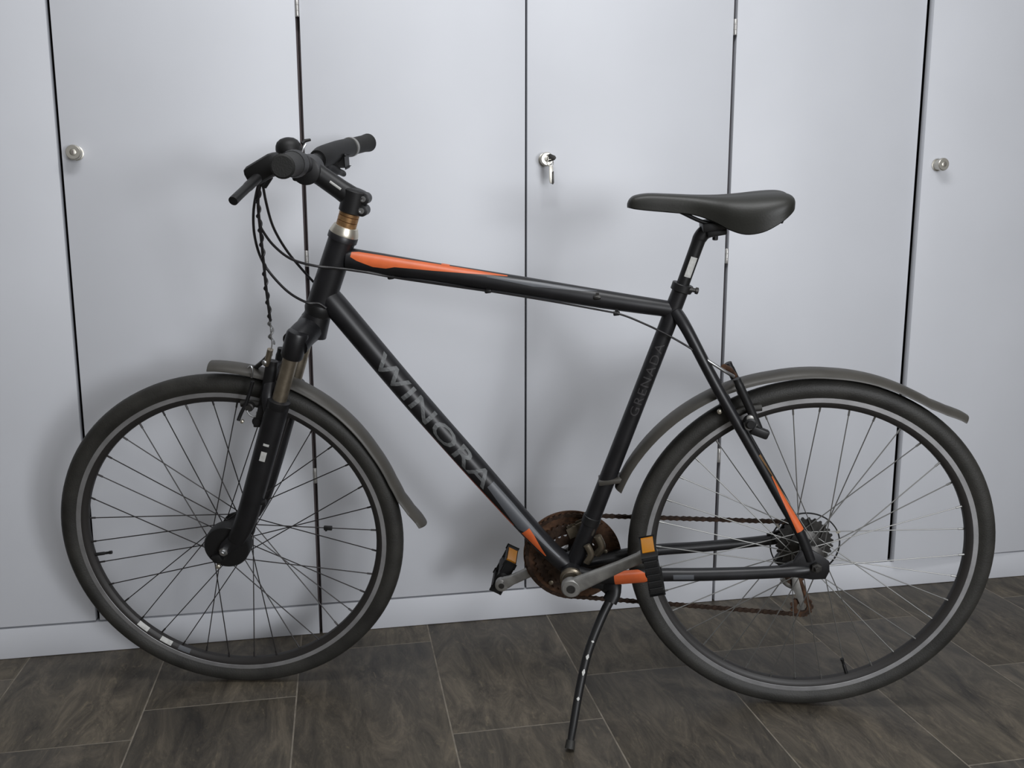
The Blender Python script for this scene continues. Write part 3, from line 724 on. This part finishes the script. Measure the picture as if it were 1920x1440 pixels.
# ------------------------------------------------------------------ brakes
def vbrake(name, lab):
    return empty(name, BIKE, label=lab)
FB = vbrake('brake', 'front rim brake')
def bar3(pts, rad, seg=12): return sweep(smooth_path(pts, 5), rad, seg)
for s_ in (1, -1):
    w_ = .040*s_
    def fq(x, y, w=w_): return QS(x, y, w) if s_ > 0 else QS(x, y, .040)-F2*.080
    obj('brake_arm', bar3([fq(490, 790), fq(496, 765), fq(503, 728), fq(509, 690), fq(511, 676)], [(.010, .0125)]*16+[(.009, .011)]*5), 'satin', FB)
    obj('pivot', lathe(fq(486, 786)-F2*.004*s_, F2*s_, [(.010, 0), (.010, .018), (.007, .019), (.007, .022)], 16), 'satin', FB)
    obj('brake_pad', bar3([fq(452, 757, .026), fq(478, 757, .026), fq(506, 766, .026)], .0065) if s_ > 0 else bar3([fq(452, 757)+F2*.01, fq(478, 757)+F2*.01, fq(506, 766)+F2*.01], .0065), 'rubber', FB)
obj('boss_block', box(QS(497, 778, .046), F1*.016, F2*.010, S*.024, .004), 'satin', FB)
obj('pad_bolt', lathe(QS(470, 760, .032), F2, [(.0085, 0), (.0085, .012), (.006, .013), (.006, .018)], 16), 'dsteel', FB)
obj('spring', bar3([QS(463, 770, .05), QS(470, 779, .052), QS(480, 781, .052), QS(482, 772, .050)], .0020, 8), 'alu', FB)
obj('spring_arm', bar3([QS(474, 715, .045), QS(463, 752, .046), QS(452, 775, .048), QS(447, 788, .05)], [(.0045, .0035)]*16), 'satin', FB)
obj('pad_nut', lathe(QS(455, 789, .050), F2, [(.0035, 0), (.0035, .006), (.002, .007)], 8), 'silver', FB)
obj('noodle', bar3([QS(507, 664, .052), QS(503, 668, .045), QS(493, 678, .03), QS(478, 690, .0), QS(470, 694, -.02)], .0045, 10), 'dsteel', FB)
obj('adjuster', bar3([QS(507, 655, .053), QS(503, 671, .050), QS(499, 684, .046)], [(.0062, .0058)]*11, 12), 'bronze', FB)
obj('link_bolt', lathe(QS(496, 679, .052), F2, [(.0045, 0), (.0045, .004), (.003, .005)], 10), 'alu', FB)
RB = vbrake('brake', 'rear rim brake')
for s_ in (1, -1):
    def rq(x, y, w=.052): q = Q(x, y, w); return V((q.x, q.y*s_, q.z))
    obj('brake_arm', bar3([rq(1423, 806), rq(1414, 784), rq(1400, 752), rq(1386, 722), rq(1381, 710)], [(.0072, .0078)]*16+[(.0065, .007)]*5), 'satin', RB)
    obj('pivot', lathe(rq(1405, 790)-V((0, .006*s_, 0)), (0, s_, 0), [(.0105, 0), (.0105, .020), (.007, .021), (.007, .025)], 16), 'satin', RB)
    obj('brake_pad', bar3([rq(1374, 778, .030), rq(1400, 768, .030), rq(1428, 764, .030)], .0065), 'rubber', RB)
obj('arm_foot', box(Q(1424, 810, .058), V((.016, 0, .006)), (0, .008, 0), V((-.003, 0, .008)), .004), 'satin', RB)
obj('spring', bar3([Q(1397, 792, .060), Q(1400, 803, .062), Q(1409, 803, .062), Q(1419, 795, .062)], .0028, 8), 'alu', RB)
obj('pad_bolt', lathe(Q(1406, 784, .060), (0, 1, 0), [(.0065, 0), (.0065, .005), (.004, .006)], 14), 'crank', RB)
obj('noodle', bar3([Q(1318, 670, .038), Q(1340, 684, .036), Q(1362, 698, .030), Q(1376, 706, .020)], .0030, 10), 'alu', RB, label='bright metal brake noodle')
obj('rubber_boot', bar3([Q(1357, 688, .02), Q(1366, 692, .005), Q(1377, 703, -.01), Q(1380, 716, -.02)], [.0055]*8+[.0045]*8, 12), 'rust', RB)

# ------------------------------------------------------------------ drivetrain
CK = empty('crankset', BIKE, label='crankset with rusty chainrings')
WC = -.045
cc = V((BB.x, WC, BB.z))
def ring(c, r0, r1, w0, w1, teeth=0, seg=96):
    """flat ring with real teeth"""
    vs_, fs = [], []; n = teeth*4 if teeth else seg
    for y_ in (w0, w1):
        for k in range(n):
            q = 2*PI*k/n
            ro = r1-(.0045 if teeth and k % 4 in (0, 3) else 0)
            d = V((math.cos(q), 0, math.sin(q)))
            vs_.append(c+d*ro+V((0, y_, 0))); vs_.append(c+d*r0+V((0, y_, 0)))
    m = 2*n
    for k in range(n):
        k2 = (k+1) % n
        fs += [(2*k, 2*k+1, 2*k2+1, 2*k2), (m+2*k, m+2*k2, m+2*k2+1, m+2*k+1), (2*k, 2*k2, m+2*k2, m+2*k), (2*k+1, m+2*k+1, m+2*k2+1, 2*k2+1)]
    return vs_, fs
obj('chain_guard', ring(cc, .078, .101, -.0125, -.0100), 'rust', CK, label='rust brown chain guard ring')
obj('chainring', ring(cc, .072, .0985, -.0075, -.0050, 48), 'rust', CK, smooth=False)
obj('chainring', ring(cc, .055, .0785, .000, .0025, 38), 'rustd', CK, smooth=False)
obj('chainring', ring(cc, .036, .0590, .008, .0105, 28), 'rustd', CK, smooth=False)
for k in range(5):
    q = R(20+72*k); d = V((math.cos(q), 0, math.sin(q)))
    obj('spider_arm', box(cc+d*.046+V((0, -.009, 0)), d*.034, (0, .0025, 0), V((-d.z, 0, d.x))*.009, .002), 'dsteel', CK)
    obj('ring_bolt', lathe(cc+d*.070+V((0, .003, 0)), (0, 1, 0), [(.005, 0), (.005, .004), (.003, .005)], 10), 'bronze', CK)
obj('axle', lathe(BB+V((0, -.06, 0)), (0, 1, 0), [(.008, 0), (.010, .003), (.010, .126), (.008, .132)], 20), 'dsteel', CK)
obj('bearing_cap', lathe(BB+V((0, .037, 0)), (0, 1, 0), [(.0225, 0), (.0225, .006), (.019, .008), (.018, .012)], 28), 'bronze', CK)
def crank(boss, end, w_th, name='crank_arm'):
    d = (end-boss); s = d.normalized(); up = s.cross(Y).normalized()
    st = []; n = 14; vs_, fs = [], []
    hh = lambda t: .0165-.006*min(1, t*1.6)+ (.0025 if t > .9 else 0)
    segn = 16
    for k in range(n+1):
        t = k/n; c = boss.lerp(end, t)
        for j in range(segn):
            q = 2*PI*j/segn; cx, sy = math.cos(q), math.sin(q)
            ax_ = abs(cx)**.55*(1 if cx >= 0 else -1); ay_ = abs(sy)**.55*(1 if sy >= 0 else -1)
            vs_.append(c+Y*(w_th*ax_)+up*(hh(t)*ay_))
    for k in range(n):
        for j in range(segn):
            j2 = (j+1) % segn; fs.append((k*segn+j, k*segn+j2, (k+1)*segn+j2, (k+1)*segn+j))
    fs += [tuple(range(segn)), tuple(range(n*segn, (n+1)*segn))]
    parts = [(vs_, fs), lathe(boss-Y*(w_th+.001), Y, [(.016, 0), (.0190, .002), (.0190, 2*w_th), (.0165, 2*w_th+.002)], 26), lathe(end-Y*(w_th), Y, [(.0125, 0), (.0138, .001), (.0138, 2*w_th-.001), (.0125, 2*w_th)], 24)]
    return obj(name, parts, 'crank', CK, ang=38, label='dull silver crank arm')
nb, ne = V((BB.x, .073, BB.z)), Q(1228, 1032, .078)
cdv = (ne-nb); cdv = V((cdv.x, .008, cdv.z)); cdv = cdv.normalized()*.170; ne = nb+cdv
ca = crank(nb, ne, .0075)
obj('crank_bolt', lathe(nb+Y*.0085, Y, [(.0085, 0), (.0085, .0015), (.006, .0016), (.006, .0005)], 18), 'dsteel', ca)
fb = V((BB.x, -.066, BB.z)); fe = V((BB.x-cdv.x, -.072, BB.z-cdv.z))
cb = crank(fb, fe, .0075)
obj('spindle_end', lathe(fe+Y*.0078, Y, [(.0060, 0), (.0060, .0012), (.003, .0014)], 16), 'dsteel', cb)
def pedal(c, s_, tilt, lab):
    p = empty('pedal', CK, label=lab)
    d = V((math.sin(tilt), 0, math.cos(tilt))); f = V((d.z, 0, -d.x))
    y0, y1 = .012*s_, .088*s_
    for dd in (.034, -.034):
        obj('cage_plate', box(c+d*dd+Y*((y0+y1)/2+.004*s_), d*.0045, Y*(abs(y1-y0)/2), f*.0118, .0025), 'plastic', p)
    for yy in (y0+.004*s_, y1):
        obj('cage_side', box(c+Y*yy, d*.036, Y*.0045, f*.0095, .0025), 'plastic', p)
    obj('pedal_core', lathe(c, Y*s_, [(.0075, 0), (.0075, .008), (.0145, .012), (.0125, .03), (.0125, .06), (.0145, .084), (.012, .088)], 18), 'plastic', p)
    for dd in (.0385, -.0385):
        obj('reflector', box(c+d*dd+Y*((y0+y1)/2), d*.0022, Y*.026, f*.0100, .001), 'amber', p, label='amber pedal reflector')
    for k in range(5):
        obj('grip_tooth', box(c+d*(-.027+.0135*k)+Y*(y1+.0045*s_), d*.0035, Y*.003, f*.0105, .001), 'plastic', p)
    return p
pedal(ne+Y*.012+V((.002, 0, .010)), 1, R(13), 'plastic pedal with amber reflector on the near crank')
pedal(fe-Y*.012, -1, R(-26), 'plastic pedal with amber reflector on the far crank')
# front derailleur cage
FD = empty('front_derailleur', BIKE, label='worn metal front derailleur')
obj('cage', [box(cc+V((-.040+.018*k, .018, .092-.012*k)), (.012, 0, -.006), (0, .0012, 0), (.004, 0, .010)) for k in range(3)] + [box(cc+V((-.040+.018*k, .004, .092-.012*k)), (.012, 0, -.006), (0, .0012, 0), (.004, 0, .010)) for k in range(3)], 'bronze', FD)
obj('band', lathe(seat.at(.115, R(90), -.016), seat.p[20]-seat.p[10], [(.0172, -.009), (.0182, -.008), (.0182, .008), (.0172, .009)], 22), 'satin', FD)
obj('link', [bar3([Q(1120, 1005, .012), Q(1128, 1025, .010), Q(1118, 1040, .006)], [(.006, .008)]*11), bar3([Q(1100, 1022, .022), Q(1108, 1040, .022), Q(1100, 1056, .020)], [(.004, .007)]*11)], 'bronze', FD)
# cassette
CG = empty('cassette', BIKE, label='dark rear sprocket cassette')
for k, (rr, tt) in enumerate(((.056, 28), (.049, 24), (.042, 21), (.036, 18), (.030, 15), (.025, 13), (.022, 11))):
    obj('sprocket', ring(V((0, -.0265-.0045*k, 0)), .014, rr, -.0009, .0009, tt), 'dsteel', CG, smooth=False)
SPG = obj('spoke_guard', lathe((0, -.0225, 0), (0, 1, 0), [(.0655, -.0012), (.0680, -.001), (.0680, .001), (.0655, .0012)], 72, closed=True), 'plastic', CG, label='thin dark rim of the spoke guard')
for k in range(3):
    q = R(35+120*k); d = V((math.cos(q), 0, math.sin(q)))
    obj('guard_clip', box(d*.0675+V((0, -.0215, 0)), d*.004, (0, .002, 0), V((-d.z, 0, d.x))*.002), 'silver', SPG)
# rear derailleur
DR = empty('rear_derailleur', BIKE, label='rear derailleur with rusty jockey wheels')
WD = -.050
j1, j2 = Q(1490, 1078, WD), Q(1503, 1137, WD)
obj('hanger', prism([V((.006, -.064, -.010)), V((-.010, -.064, -.012)), V((-.012, -.064, -.036)), V((.004, -.064, -.040)), V((.010, -.064, -.028))], (0, -.005, 0), .001), 'satin', DR)
obj('knuckle', [bar3([Q(1512, 1062, -.068), Q(1490, 1076, -.066), Q(1470, 1082, -.060)], [(.010, .013)]*11), bar3([Q(1470, 1082, -.060), Q(1478, 1092, -.058), Q(1492, 1098, -.054)], [(.008, .010)]*11)], 'crank', DR)
obj('upper_body', bar3([Q(1455, 1045, -.060), Q(1470, 1052, -.060), Q(1500, 1060, -.064)], [(.009, .012)]*11), 'satin', DR)
for yy in (WD+.0065, WD-.0065):
    s = (j2-j1).normalized(); o_ = V((s.z, 0, -s.x))
    pj = lambda t, o2: V((j1+(j2-j1)*t+o_*o2).to_tuple())
    pl_ = [pj(-.25, .004), pj(-.25, -.007), pj(.4, -.010), pj(.80, -.004), pj(1.05, -.003), pj(1.05, .004), pj(.6, .007)]
    for q in pl_: q.y = yy
    obj('cage_plate', prism(pl_, (0, .0018, 0), .0004), 'crank', DR)
for j, rr in ((j1, .020), (j2, .0235)):
    obj('jockey_wheel', ring(V((j.x, WD, j.z)), .0105, rr, -.003, .003, 11), 'rust', DR, smooth=False)
obj('cage_foot', bar3([V((j2.x, WD, j2.z))+V((-.016, 0, -.002)), V((j2.x, WD, j2.z))+V((-.004, 0, .030)), V((j1.x, WD, j1.z))+V((-.006, 0, 0))], [(.004, .005)]*11), 'rust', DR)
# chain: every link a piece, along the closed run round ring, sprocket and jockey wheels
CH = empty('chain', BIKE, label='rusty brown chain')
def p2(c, r_, deg, y): return V((c.x+r_*math.cos(R(deg)), y, c.z+r_*math.sin(R(deg))))
run = []
crR = .0935
for d in range(92, 272, 6): run.append(p2(cc, crR, d-180+180, -.0515))      # placeholder order: top over the front to the bottom
run = [p2(cc, crR, d, -.0515) for d in range(92, -92, -6)]                   # over the leading side, top to bottom
lowjoin = p2(cc, crR, -92, -.0515)
jj2 = V((j2.x, WD, j2.z)); jj1 = V((j1.x, WD, j1.z))
run += [lowjoin.lerp(p2(jj2, .019, -80, WD), k/24) for k in range(1, 24)]
run += [p2(jj2, .019, d, WD) for d in range(-80, -215, -20)]
run += [p2(jj2, .019, -215, WD).lerp(p2(jj1, .018, -20, WD), k/6) for k in range(1, 6)]
run += [p2(jj1, .018, d, WD) for d in range(-20, 100, 20)]
SPR = .0405
sc2 = V((0, -.0355, 0))
run += [p2(sc2, SPR, d, sc2.y) for d in range(300, 84, -12)][0:] if False else [p2(sc2, SPR, d, sc2.y) for d in range(-70, -276, -12)]
topj = p2(sc2, SPR, 86, sc2.y)
run += [topj.lerp(run[0], k/30) for k in range(0, 30)]
tot = [0]
rl = run+[run[0]]
for a_, b2 in zip(rl, rl[1:]): tot.append(tot[-1]+(b2-a_).length)
def on_run(s_):
    s_ %= tot[-1]
    lo, hi = 0, len(tot)-1
    while hi-lo > 1:
        md = (lo+hi)//2
        if tot[md] <= s_: lo = md
        else: hi = md
    return rl[lo].lerp(rl[lo+1], (s_-tot[lo])/max(1e-9, tot[lo+1]-tot[lo]))
def link_geo(yo):
    prof = []
    for k in range(6):
        q = R(90+36*k); prof.append(V((-.00635+.0042*math.cos(q), 0, .0042*math.sin(q))))
    prof.append(V((0, 0, -.0028)))
    for k in range(6):
        q = R(-90+36*k); prof.append(V((.00635+.0042*math.cos(q), 0, .0042*math.sin(q))))
    prof.append(V((0, 0, .0028)))
    out = []
    for s_ in (1, -1):
        pl2 = [p+V((0, yo*s_, 0)) for p in prof]; n = len(pl2)
        ext = V((0, .0010*s_, 0)); vs_ = pl2+[p+ext for p in pl2]
        out.append((vs_, [tuple(range(n)), tuple(range(2*n-1, n-1, -1))]+[(i, (i+1) % n, n+(i+1) % n, n+i) for i in range(n)]))
    return out+[lathe((.00635, -.0026, 0), (0, 1, 0), [(.0036, 0), (.0036, .0052)], 8)]
lo_ = obj('chain_link', link_geo(.0024), 'rustd', CH, smooth=False); li_ = obj('chain_link', link_geo(.0014), 'rustd', CH, smooth=False)
NL = int(tot[-1]/.0127)//2*2; ds = tot[-1]/NL
for k in range(NL):
    a_, b2 = on_run(k*ds), on_run((k+1)*ds); c = (a_+b2)/2; x_ = (b2-a_).normalized(); z_ = x_.cross(Y).normalized(); y_ = z_.cross(x_)
    mt = M.Identity(4)
    for i in range(3): mt[i][0], mt[i][1], mt[i][2], mt[i][3] = x_[i], y_[i], z_[i], c[i]
    pr = lo_ if k % 2 == 0 else li_
    if k < 2: pr.matrix_local = mt
    else: dup(pr, CH, mt)

# ------------------------------------------------------------------ kickstand
KS = empty('kickstand', BIKE, label='scratched black kickstand')
foot = loc(V((.3967, -.5968, .004)))
k0 = BB+V((-.055, .012, -.012)); k1 = Q(1138, 1118, .040); k2 = Q(1120, 1170, .075)
obj('mount', [box(BB+V((-.058, .012, -.014)), (.018, 0, .002), (0, .024, 0), (-.001, 0, .011), .003), bar3([k0, Q(1150, 1105, .034), Q(1143, 1128, .046)], [(.015, .020)]*6+[(.012, .016)]*5)], 'satin', KS)
kp = smooth_path([Q(1146, 1122, .044), Q(1128, 1158, .066), Q(1103, 1222, .103), Q(1087, 1290, .142), Q(1075, 1360, .186), foot+V((0, 0, .004))], 7)
kt = Tube([kp[0], kp[7], kp[14], kp[21], kp[28], kp[35]], [.0090, .0088, .0084, .0080, .0074, .0060], (1, 0, 0), 7)
kg = kt.geo(14)
obj('kickstand_leg', kg, 'satin', KS)
for y_, x_ in ((1203, 1108), (1233, 1097), (1256, 1089), (1315, 1080)):
    l = min(range(len(kt.p)), key=lambda i: abs((lambda q: (720-FPX*((HUB+q.x*e1+q.y*e2+q.z*e3)-CAM).dot(CU)/dep(q)))(kt.p[i])-y_)); l = kt.L[l]
    ln = {1203: .004, 1233: .010, 1256: .012, 1315: .007}[y_]
    obj('bare_scratch', kt.band([(l-ln/2, -6, 6), (l, -20, 24), (l+ln/2, -6, 6)], lift=.0003), 'white', KS)
obj('rubber_foot', sweep([kp[-4], foot], [.0085, .0095], 14), 'rubber', KS)
